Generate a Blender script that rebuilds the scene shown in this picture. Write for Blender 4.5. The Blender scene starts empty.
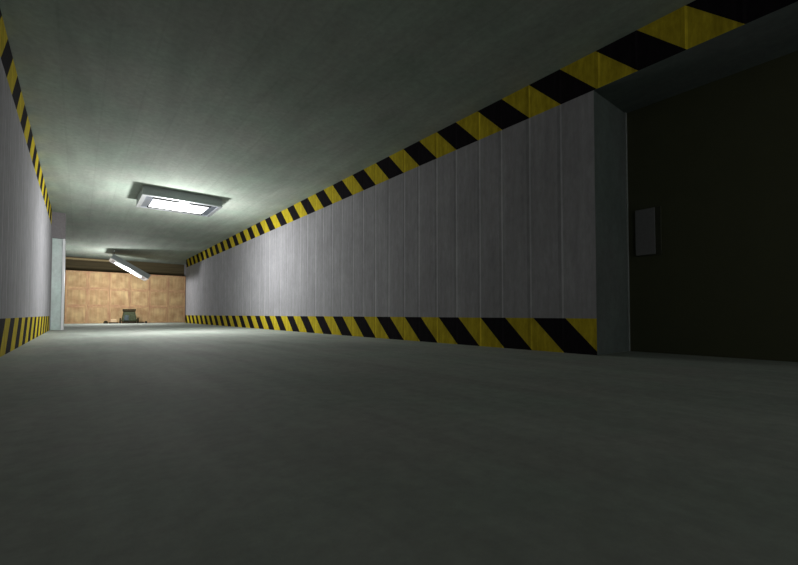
import bpy, bmesh, math, random
from mathutils import Vector, Matrix
R = math.radians
random.seed(4)
SC = bpy.context.scene
COL = SC.collection

# ------------------------------------------------------------------ camera
F_PX, CX, CY = 400.34, 399.0, 303.6           # focal length and principal point in pixels (798 x 565)
YAW, PITCH, CAM_H = 0.6746, 0.0271, 0.4246
cam_d = bpy.data.cameras.new('camera')
cam_d.sensor_fit = 'HORIZONTAL'
cam_d.sensor_width = 36.0
cam_d.lens = 36.0 * F_PX / 798.0
cam_d.shift_y = (CY - 282.5) / 798.0
cam_d.clip_start = 0.02
cam = bpy.data.objects.new('camera', cam_d)
COL.objects.link(cam)
cam.location = (0, 0, CAM_H)
cam.rotation_euler = (R(90) + PITCH, 0, -YAW)
SC.camera = cam

# ------------------------------------------------------------------ world, exposure
SC.view_settings.view_transform = 'Standard'
SC.view_settings.look = 'None'
SC.view_settings.exposure = 0.0
SC.view_settings.gamma = 1.0
SC.view_settings.use_curve_mapping = False
world = bpy.data.worlds.new('ambient fill')
SC.world = world
world.use_nodes = True
wb = world.node_tree.nodes['Background']
wb.inputs['Color'].default_value = (1.0, 1.0, 0.97, 1)
wb.inputs['Strength'].default_value = 0.85      # added ambient fill, let in through the corridor end left open
LAMP_W, LAMP_FAR_W = 325.0, 240.0
PANEL_E = 1.3

# ------------------------------------------------------------------ materials
def srgb(r, g, b):
    f = lambda v: (v/255/12.92) if v/255 <= .04045 else ((v/255+.055)/1.055)**2.4
    return (f(r), f(g), f(b), 1)

class NT:
    def __init__(s, name):
        s.m = bpy.data.materials.new(name); s.m.use_nodes = True
        s.t = s.m.node_tree; s.b = s.t.nodes['Principled BSDF']
        s.pos = s.n('ShaderNodeNewGeometry').outputs['Position']
    def n(s, ty, **kw):
        nd = s.t.nodes.new(ty)
        for k, v in kw.items(): setattr(nd, k, v)
        return nd
    def link(s, a, b): s.t.links.new(a, b)
    def val(s, sock, v):
        if hasattr(v, 'is_output') or isinstance(v, bpy.types.NodeSocket): s.link(v, sock)
        else: sock.default_value = v
    def math(s, op, a, b=0.0, c=0.0, clamp=False):
        nd = s.n('ShaderNodeMath', operation=op); nd.use_clamp = clamp
        s.val(nd.inputs[0], a); s.val(nd.inputs[1], b); s.val(nd.inputs[2], c)
        return nd.outputs[0]
    def xyz(s, v=None):
        nd = s.n('ShaderNodeSeparateXYZ'); s.link(v or s.pos, nd.inputs[0]); return nd.outputs
    def noise(s, scale=(1, 1, 1), sc=1.0, det=4, rough=.55, src=None):
        mp = s.n('ShaderNodeMapping'); mp.inputs['Scale'].default_value = scale
        s.link(src or s.pos, mp.inputs['Vector'])
        nd = s.n('ShaderNodeTexNoise'); nd.inputs['Scale'].default_value = sc
        nd.inputs['Detail'].default_value = det; nd.inputs['Roughness'].default_value = rough
        s.link(mp.outputs[0], nd.inputs['Vector']); return nd.outputs['Fac']
    def ramp(s, f, lo, hi, a, b):
        nd = s.n('ShaderNodeMapRange'); s.val(nd.inputs[0], f)
        for i, v in enumerate((lo, hi, a, b)): nd.inputs[i+1].default_value = v
        return nd.outputs[0]
    def mix(s, f, a, b, mode='MIX'):
        nd = s.n('ShaderNodeMix', data_type='RGBA', blend_type=mode)
        s.val(nd.inputs['Factor'], f); s.val(nd.inputs['A'], a); s.val(nd.inputs['B'], b)
        return nd.outputs['Result']
    def scale(s, c, f):
        nd = s.n('ShaderNodeVectorMath', operation='SCALE'); s.val(nd.inputs[0], c); s.val(nd.inputs['Scale'], f)
        return nd.outputs[0]
    def bump(s, h, strength=.2, dist=.01):
        nd = s.n('ShaderNodeBump'); nd.inputs['Strength'].default_value = strength
        nd.inputs['Distance'].default_value = dist; s.link(h, nd.inputs['Height'])
        s.link(nd.outputs[0], s.b.inputs['Normal'])
    def done(s, color, rough=.85, metal=0.0, spec=.25):
        s.val(s.b.inputs['Base Color'], color); s.val(s.b.inputs['Roughness'], rough)
        s.b.inputs['Metallic'].default_value = metal
        s.b.inputs['Specular IOR Level'].default_value = spec
        return s.m

def flat(name, c, rough=.7, metal=0.0, var=.12, sc=30.0, spec=.3):
    t = NT(name)
    obj_co = t.n('ShaderNodeTexCoord').outputs['Object']
    f = t.ramp(t.noise(sc=sc, src=obj_co), .3, .7, 1-var, 1+var)
    return t.done(t.scale(c[:3], f), rough, metal, spec)

def concrete_wall(name, striped=True, base=(146, 145, 149)):
    t = NT(name); p = t.xyz(); Y, Z = p[1], p[2]
    # cast concrete: boards' seams stand upright, four to every 1.6 m
    fine = t.noise((1, 1, .35), 22, 5, .65)
    streak = t.noise((9, 9, .5), 1.6, 4, .6)
    blot = t.noise((1, 1, 1), 1.7, 4, .6)
    f = t.math('MULTIPLY', t.ramp(fine, .25, .75, .86, 1.14), t.ramp(streak, .25, .75, .88, 1.12))
    f = t.math('MULTIPLY', f, t.ramp(blot, .3, .7, .92, 1.08))
    col = t.scale(srgb(*base)[:3], f)
    u = t.math('FLOORED_MODULO', t.math('SUBTRACT', Y, 2.34-.02), 1.6)
    lines = None; darks = None
    for off in (.02, .42, .83, 1.19):
        d = t.math('ABSOLUTE', t.math('SUBTRACT', u, off))
        l = t.math('LESS_THAN', d, .011)
        d2 = t.math('ABSOLUTE', t.math('SUBTRACT', u, off + .032))
        k = t.math('LESS_THAN', d2, .018)
        lines = l if lines is None else t.math('MAXIMUM', lines, l)
        darks = k if darks is None else t.math('MAXIMUM', darks, k)
    seam = t.math('MULTIPLY', t.math('MULTIPLY', lines, t.ramp(streak, .2, .7, .45, 1)), .55)
    if striped:
        s_ = t.math('FLOORED_MODULO', t.math('SUBTRACT', Y, Z), .8)
        top_y = t.math('MULTIPLY', t.math('GREATER_THAN', s_, .345), t.math('LESS_THAN', s_, .745))
        bot_k = t.math('MULTIPLY', t.math('GREATER_THAN', s_, .33), t.math('LESS_THAN', s_, .73))
        bot_y = t.math('SUBTRACT', 1.0, bot_k)
        in_top = t.math('GREATER_THAN', Z, 2.793); in_bot = t.math('LESS_THAN', Z, .383)
        yel = t.math('ADD', t.math('MULTIPLY', in_top, top_y), t.math('MULTIPLY', in_bot, bot_y))
        wear = t.math('MULTIPLY', t.ramp(fine, .25, .75, .72, 1.25), t.ramp(streak, .25, .75, .78, 1.2))
        ycol = t.scale(srgb(178, 160, 42)[:3], wear)
        kcol = t.scale(srgb(26, 23, 27)[:3], wear)
        paint = t.mix(yel, kcol, ycol)
        col = t.mix(t.math('ADD', in_top, in_bot), col, paint)
    col = t.scale(col, t.math('ADD', 1.0, t.math('SUBTRACT', seam, t.math('MULTIPLY', darks, .16))))
    h = t.math('ADD', t.math('MULTIPLY', fine, .4), t.math('MULTIPLY', darks, -.5))
    t.bump(h, .25, .01)
    return t.done(col, .95, 0, .04)

def concrete_flat(name, base, along=1.0, seams=0.0, spec=.2, rough=.85):
    t = NT(name); p = t.xyz()
    fine = t.noise((1, 1, 1), 14, 6, .7)
    streak = t.noise((2.6, .35, 1), 1.5, 4, .6)
    blot = t.noise((1, 1, 1), .8, 5, .6)
    f = t.math('MULTIPLY', t.ramp(fine, .25, .75, .86, 1.14), t.ramp(streak, .25, .75, .86, 1.14))
    f = t.math('MULTIPLY', f, t.ramp(blot, .3, .7, .9, 1.1))
    if seams:
        u = t.math('FLOORED_MODULO', p[0], .4)
        l = t.math('LESS_THAN', t.math('ABSOLUTE', t.math('SUBTRACT', u, .2)), .012)
        f = t.math('MULTIPLY', f, t.math('SUBTRACT', 1.0, t.math('MULTIPLY', l, seams)))
    tint = t.ramp(t.noise((1, 1, 1), 1.3, 3), .35, .65, 0, 1)
    a = srgb(*base); b = (a[0]*.93, a[1]*1.02, a[2]*.98, 1)
    col = t.scale(t.mix(tint, a, b), f)
    t.bump(fine, .15, .01)
    return t.done(col, rough, 0, spec)

def crate_wood(name, base, dark):
    t = NT(name)
    co = t.n('ShaderNodeTexCoord').outputs['Object']
    oi = t.n('ShaderNodeObjectInfo').outputs['Random']
    sh = t.n('ShaderNodeVectorMath', operation='ADD'); t.link(co, sh.inputs[0])
    off = t.n('ShaderNodeCombineXYZ'); t.link(t.math('MULTIPLY', oi, 37.0), off.inputs[0]); t.link(t.math('MULTIPLY', oi, 11.0), off.inputs[2])
    t.link(off.outputs[0], sh.inputs[1])
    grain = t.noise((7, 7, .7), 1.4, 5, .6, sh.outputs[0])
    patch = t.noise((1, 1, 1), 2.2, 3, .5, sh.outputs[0])
    col = t.mix(t.ramp(patch, .35, .65, 0, 1), srgb(*base), srgb(*dark))
    col = t.scale(col, t.ramp(grain, .25, .75, .78, 1.2))
    return t.done(col, .75, 0, .25)

def planks(name, base):
    t = NT(name); p = t.xyz()
    g = t.noise((.6, 6, 14), 1.3, 5, .6)
    u = t.math('FLOORED_MODULO', p[2], .2)
    seam = t.math('LESS_THAN', u, .014)
    f = t.math('MULTIPLY', t.ramp(g, .25, .75, .75, 1.25), t.math('SUBTRACT', 1.0, t.math('MULTIPLY', seam, .5)))
    return t.done(t.scale(srgb(*base)[:3], f), .8, 0, .2)

def emit(name, c, e):
    t = NT(name)
    co = t.n('ShaderNodeTexCoord').outputs['Object']
    t.b.inputs['Emission Color'].default_value = c
    t.b.inputs['Emission Strength'].default_value = e
    return t.done((.8, .82, .82, 1), .35, 0, .3)

M = dict(
    wall=concrete_wall('striped concrete'),
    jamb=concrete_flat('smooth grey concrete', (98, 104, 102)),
    floor=concrete_flat('floor concrete', (154, 157, 151)),
    ceil=concrete_flat('ceiling concrete', (146, 152, 144), seams=.05),
    plain=concrete_wall('plain concrete', striped=False),
    pier=concrete_flat('pale grey pier', (196, 206, 205)),
    pier_edge=flat('pale edge strip', srgb(226, 228, 232), .5, 0, .05),
    pier_dark=flat('darker pier tone', srgb(122, 118, 121), .7),
    strip=flat('corner strip', srgb(134, 140, 138), .7),
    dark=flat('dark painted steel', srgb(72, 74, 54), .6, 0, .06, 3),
    panel=flat('grey panel', srgb(118, 118, 120), .6, 0, .06),
    panel_rim=flat('dark panel rim', srgb(58, 60, 46), .6),
    plank=planks('shade-darkened olive planks', (84, 75, 54)),  # shade above the crates is put into this darker plank colour
    ledger=flat('pale plank', srgb(168, 150, 112), .7),
    crate=crate_wood('tan crate board', (196, 168, 124), (166, 132, 96)),
    crate_f=crate_wood('tan crate edge board', (192, 160, 118), (176, 134, 104)),
    house=flat('light housing', srgb(150, 156, 158), .5, .2, .04),
    silver=flat('bright frame', srgb(200, 204, 208), .4, 1.0, .03),
    reflector=flat('reflector', srgb(150, 158, 172), .35, 1.0, .03),
    slot=flat('dark slot', srgb(12, 14, 13), .8, 0, .05, 30, .02),
    lens=emit('lit lens', (1, 1, 1, 1), PANEL_E),
    wire=flat('dark wire', srgb(40, 40, 40), .5, .4),
    green=flat('dark green canvas', srgb(62, 68, 48), .85, 0, .25, 12),
    bluegrey=flat('blue grey pocket', srgb(66, 76, 80), .8, 0, .2, 12),
    olive=flat('dark olive brown lid', srgb(48, 40, 20), .8, 0, .2, 12),
    darkbrown=flat('dark brown base', srgb(44, 34, 18), .8, 0, .2, 12),
    pale=flat('pale slab', srgb(214, 186, 150), .8),
    black=flat('black rubber', srgb(16, 15, 16), .7),
    rod=flat('dark brown rod', srgb(58, 46, 30), .7),
)

# ------------------------------------------------------------------ helpers
def add_box(bm, x0, x1, y0, y1, z0, z1, mi=0, bev=0.0):
    vs = [bm.verts.new(v) for v in ((x0,y0,z0),(x1,y0,z0),(x1,y1,z0),(x0,y1,z0),(x0,y0,z1),(x1,y0,z1),(x1,y1,z1),(x0,y1,z1))]
    fs = [bm.faces.new([vs[i] for i in q]) for q in ((3,2,1,0),(4,5,6,7),(0,1,5,4),(1,2,6,5),(2,3,7,6),(3,0,4,7))]
    for f in fs: f.material_index = mi
    if bev:
        es = list({e for f in fs for e in f.edges})
        bmesh.ops.bevel(bm, geom=es, offset=bev, segments=2, affect='EDGES', profile=.5)
    return fs

def add_tube(bm, pts, r, seg=10, mi=0):
    rings = []
    for i, p in enumerate(pts):
        p = Vector(p)
        d = (Vector(pts[min(i+1, len(pts)-1)]) - Vector(pts[max(i-1, 0)])).normalized()
        a = d.orthogonal().normalized(); b = d.cross(a)
        rings.append([bm.verts.new(p + (a*math.cos(t) + b*math.sin(t))*r) for t in (2*math.pi*k/seg for k in range(seg))])
    for A, B in zip(rings, rings[1:]):
        for k in range(seg):
            f = bm.faces.new((A[k], A[(k+1) % seg], B[(k+1) % seg], B[k])); f.material_index = mi; f.smooth = True
    for ring, rev in ((rings[0], True), (rings[-1], False)):
        f = bm.faces.new(list(reversed(ring)) if rev else ring); f.material_index = mi

def obj(name, bm, mats, parent=None, loc=None):
    bmesh.ops.recalc_face_normals(bm, faces=bm.faces)
    me = bpy.data.meshes.new(name); bm.to_mesh(me); bm.free()
    for m in (mats if isinstance(mats, (list, tuple)) else [mats]): me.materials.append(m)
    o = bpy.data.objects.new(name, me); COL.objects.link(o)
    if parent: o.parent = parent
    if loc is not None: o.location = loc
    return o

def boxes(name, mats, specs, parent=None, loc=None):
    bm = bmesh.new()
    for s in specs: add_box(bm, *s)
    return obj(name, bm, mats, parent, loc)

def struct(name, mats, specs, parent=None):
    o = boxes(name, mats, specs, parent)
    if not parent: o['kind'] = 'structure'
    return o

def tag(o, label, cat, group=None):
    o['label'] = label; o['category'] = cat
    if group: o['group'] = group
    return o

def thing(name, label, cat, loc, group=None):
    o = bpy.data.objects.new(name, None); COL.objects.link(o); o.location = loc
    o.empty_display_size = .1
    return tag(o, label, cat, group)

def copy_tree(o, parent=None):
    c = o.copy(); COL.objects.link(c)
    if parent: c.parent = parent
    for ch in o.children: copy_tree(ch, c)
    return c

# ------------------------------------------------------------------ the setting
H = 3.2
XL, XR, XA = -.603, 4.208, 5.0       # left wall, right wall, back of the side recess
YC, YE, YB = 1.97, 22.5, 24.9        # wall end beside the recess, end of right wall, back wall
Y0 = -5.0
LEFT_END = 14.0
struct('floor', M['floor'], [(-1.2, 5.4, Y0, YB + .3, -.2, 0)])
struct('ceiling', M['ceil'], [(-1.2, 5.4, Y0, YB + .3, H, H + .2)])
struct('wall_left', M['wall'], [(XL - .4, XL, Y0, LEFT_END, 0, H)])
struct('wall_left_far', M['plain'], [(XL - .4, XL - .02, LEFT_END, YB, 0, H)])
# right wall: its end face (towards the recess) is plain smooth concrete
bm = bmesh.new()
fs = add_box(bm, XR, XA, YC, YE, 0, H)
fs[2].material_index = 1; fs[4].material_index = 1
o = obj('wall_right', bm, [M['wall'], M['jamb']]); o['kind'] = 'structure'
struct('trim_1', M['strip'], [(XA - .035, XA + .004, YC - .012, YC + .02, 0, 2.793)])          # corner strip of the wall end
# striped beam over the recess; its underside is bare
bm = bmesh.new()
fs = add_box(bm, XR, XA, Y0, YC, 2.793, H)
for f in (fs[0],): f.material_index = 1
o = obj('wall_right_beam', bm, [M['wall'], M['jamb']]); o['kind'] = 'structure'
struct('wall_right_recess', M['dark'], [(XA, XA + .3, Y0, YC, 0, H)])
struct('wall_right_far', M['plain'], [(4.56, XA, YE, YB, 0, H)])
struct('wall_back', M['plank'], [(XL - .4, XA, YB, YB + .25, 0, H)])
struct('trim_2', M['ledger'], [(XL + .05, 1.75, YB - .05, YB, 3.08, 3.17, 0, .006)])
# pale pier standing out of the left wall beyond its striped stretch
struct('trim_3', [M['pier'], M['pier_edge'], M['pier_dark']], [
    (XL - .02, -.35, 14.32, 14.9, 0, 2.5, 0, .01),
    (-.375, -.325, 14.3, 14.92, 0, 2.5, 1),
    (XL - .02, -.33, 14.25, 15.0, 2.5, H, 2),  # darker block from the pier's top up to the ceiling
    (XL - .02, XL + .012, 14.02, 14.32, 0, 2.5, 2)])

# ------------------------------------------------------------------ ceiling lights
LW, LD, LH = 1.6, 1.25, .2           # long side across the corridor
def ceiling_light(label, watts, drop):
    t = thing('ceiling_light', label, 'ceiling light', (0, 0, 0), 'box lights of the corridor')
    w, d = LW/2, LD/2
    # local origin: centre of the top face; lit face looks down
    boxes('housing', M['house'], [(-w, w, -d, -d+.015, -LH, 0), (-w, w, d-.015, d, -LH, 0), (-w, -w+.015, -d+.015, d-.015, -LH, 0),
                                  (w-.015, w, -d+.015, d-.015, -LH, 0), (-w+.015, w-.015, -d+.015, d-.015, -.02, 0)], t)
    e = .075
    boxes('frame', M['silver'], [(-w-.012, w+.012, -d-.012, -d+e, -LH-.014, -LH+.006, 0, .004), (-w-.012, w+.012, d-e, d+.012, -LH-.014, -LH+.006, 0, .004),
                                 (-w-.012, -w+e, -d+e, d-e, -LH-.014, -LH+.006, 0, .004), (w-e, w+.012, -d+e, d-e, -LH-.014, -LH+.006, 0, .004)], t)
    boxes('reflector', M['reflector'], [(-w+e, w-e, -d+e, d-e, -LH-.004, -LH+.006)], t)
    for sy in (-1, 1):
        y = sy*(d-e-.085)
        for (x0, x1) in ((-w+.2, -.08), (.12, w-.2)):
            boxes('slot', M['slot'], [(x0, x1, y-.075, y+.075, -LH-.010, -LH-.004)], t)
        boxes('clip', M['silver'], [(-.08, .12, y-.078, y+.078, -LH-.018, -LH-.004, 0, .004)], t)
    bm = bmesh.new()
    add_box(bm, -w+.22, w-.24, -d+e+.17, d-e-.17, -LH-.022, -LH-.004, 0, .008)
    obj('diffuser', bm, M['lens'], t)
    ld = bpy.data.lights.new('lamp', 'POINT'); ld.energy = watts; ld.shadow_soft_size = .14
    ld.color = (1.0, 1.0, .985)
    lo = bpy.data.objects.new('lamp', ld); COL.objects.link(lo); lo.parent = t; lo.location = (0, 0, -LH - drop)
    return t

a = ceiling_light('lit rectangular light box fixed flat on the ceiling', LAMP_W, .98)
a.location = (1.83, 10.68, H)
b = ceiling_light('tilted light box hanging down at one end in front of the crates', LAMP_FAR_W, .6)
TILT = R(31.2)
# lower left edge of the lit face runs from (1.03, 2.83) to (2.39, 2.01) seen along the corridor
c, s = math.cos(TILT), math.sin(TILT)
mid = Vector((1.71, 0, 2.42))
b.location = (mid.x + s*LH, 20.9 + LD/2, mid.z + c*LH)
b.rotation_euler = (0, TILT, 0)
# two short wires from the ceiling to its raised end
inv = Matrix.Rotation(-TILT, 3, 'Y')
for sy in (-1, 1):
    p0 = Vector((-LW/2 + .04, sy*.5, -.01))
    wp = Matrix.Rotation(TILT, 3, 'Y') @ p0 + Vector(b.location)
    top = inv @ (Vector((wp.x, wp.y, H)) - Vector(b.location))
    bm = bmesh.new(); add_tube(bm, [p0, (p0+top)/2, top], .012, 8)
    obj('hanging_wire', bm, M['wire'], b)

# ------------------------------------------------------------------ crates: three rows, six columns
CW, CP, CROW = .824, .83, .825
CY0 = 24.0
def make_crate():
    t = thing('crate', '', 'crate', (0, 0, 0), 'tan crates stacked across the corridor end')
    w = CW/2
    boxes('body', M['crate'], [(-w+.012, w-.012, .012, CW-.012, .012, CW-.012, 0, .004)], t)
    e = .07
    sp = []
    for y0, y1 in ((0, .03), (CW-.03, CW)):
        sp += [(-w, w, y0, y1, 0, e, 0, .004), (-w, w, y0, y1, CW-e, CW, 0, .004),
               (-w, -w+e, y0, y1, e, CW-e, 0, .004), (w-e, w, y0, y1, e, CW-e, 0, .004)]
    sp += [(-w, -w+.03, .03, CW-.03, 0, e), (w-.03, w, .03, CW-.03, 0, e), (-w, -w+.03, .03, CW-.03, CW-e, CW), (w-.03, w, .03, CW-.03, CW-e, CW)]
    boxes('edge_frame', M['crate_f'], sp, t)
    return t
proto = make_crate()
ROWS = ('bottom', 'middle', 'top')
COLS = ('first column from the left, beside the pale pier', 'second column from the left', 'third column from the left',
        'fourth column from the left', 'fifth column from the left', 'last column, against the right wall')
k = 0
for j in range(3):
    for i in range(6):
        cr = proto if k == 0 else copy_tree(proto)
        k += 1
        cr.location = (-.51 + CP/2 + CP*i, CY0 + random.uniform(-.006, .006), CROW*j)
        cr['label'] = f'tan crate in the {ROWS[j]} row, {COLS[i]}'

# ------------------------------------------------------------------ grey panel on the dark recess wall
t = thing('wall_panel', 'plain grey upright rectangular panel on dark recess wall beside the wall end', 'panel', (XA, 1.77, 1.09))
boxes('rim', M['panel_rim'], [(-.018, 0, -.15, .105, .0, .53, 0, .004)], t)
boxes('face', M['panel'], [(-.03, -.018, -.095, .105, .005, .525, 0, .004)], t)

# ------------------------------------------------------------------ bundle on the floor before the crates
def hexa(bm, lo, hi, mi=0, bev=.03):
    (x0, x1, y0, y1, z0), (a0, a1, b0, b1, z1) = lo, hi
    vs = [bm.verts.new(v) for v in ((x0,y0,z0),(x1,y0,z0),(x1,y1,z0),(x0,y1,z0),(a0,b0,z1),(a1,b0,z1),(a1,b1,z1),(a0,b1,z1))]
    fs = [bm.faces.new([vs[i] for i in q]) for q in ((3,2,1,0),(4,5,6,7),(0,1,5,4),(1,2,6,5),(2,3,7,6),(3,0,4,7))]
    for f in fs: f.material_index = mi
    bmesh.ops.bevel(bm, geom=list({e for f in fs for e in f.edges}), offset=bev, segments=3, affect='EDGES', profile=.5)
t = thing('equipment_pack', 'squat dark green bundle with brown top on floor before the crates', 'pack', (1.9, 23.25, 0))
bm = bmesh.new(); hexa(bm, (-.30, .32, -.18, .2, .1), (-.22, .24, -.13, .16, .56)); obj('body', bm, M['green'], t)
boxes('base', M['darkbrown'], [(-.27, .29, -.17, .19, 0, .1, 0, .02)], t)
bm = bmesh.new(); hexa(bm, (-.24, .25, -.16, .18, .55), (-.26, .28, -.17, .19, .69), 0, .035); obj('lid', bm, M['olive'], t)
bm = bmesh.new(); hexa(bm, (-.21, -.03, -.225, -.165, .13), (-.19, -.03, -.19, -.14, .40), 0, .02); obj('pocket', bm, M['bluegrey'], t)
bm = bmesh.new(); hexa(bm, (.03, .24, -.225, -.165, .13), (.03, .21, -.19, -.14, .40), 0, .02); obj('pocket', bm, M['green'], t)
for x0, x1 in ((-.385, -.30), (.32, .41)):
    bm = bmesh.new(); hexa(bm, (x0, x1, -.1, .12, .0), (x0+.02, x1-.02, -.08, .1, .26), 0, .025); obj('side_pouch', bm, M['olive'], t)

bm = bmesh.new(); add_tube(bm, [(-.22, 0, .03), (0, .004, .03), (.14, 0, .03)], .03, 10)
tag(obj('rod', bm, M['rod'], None, (1.34, 23.28, 0)), 'thin dark rod on the floor left of the green bundle', 'rod')
bm = bmesh.new(); add_tube(bm, [(-.10, 0, .03), (0, .004, .03), (.12, 0, .03)], .025, 10)
tag(obj('rod', bm, M['rod'], None, (2.42, 23.28, 0)), 'thin dark rod on the floor right of the green bundle', 'rod')
bm = bmesh.new(); hexa(bm, (-.045, .045, -.045, .045, 0), (-.04, .04, -.04, .04, .10), 0, .012)
tag(obj('block', bm, M['black'], None, (2.6, 23.2, 0)), 'tiny black block at the right end of the floor clutter', 'block')
bm = bmesh.new(); hexa(bm, (-.12, .12, -.05, .05, 0), (-.11, .11, -.05, .05, .2), 0, .02)
tag(obj('slab', bm, M['pale'], None, (1.3, 23.42, 0)), 'small pale slab on the floor behind the left rod', 'slab')
bm = bmesh.new(); hexa(bm, (-.10, .10, -.06, .06, 0), (-.06, .06, -.05, .05, .13), 0, .03)
tag(obj('lump', bm, M['darkbrown'], None, (1.0, 23.3, 0)), 'small brown lump at the left end of the floor clutter', 'lump')
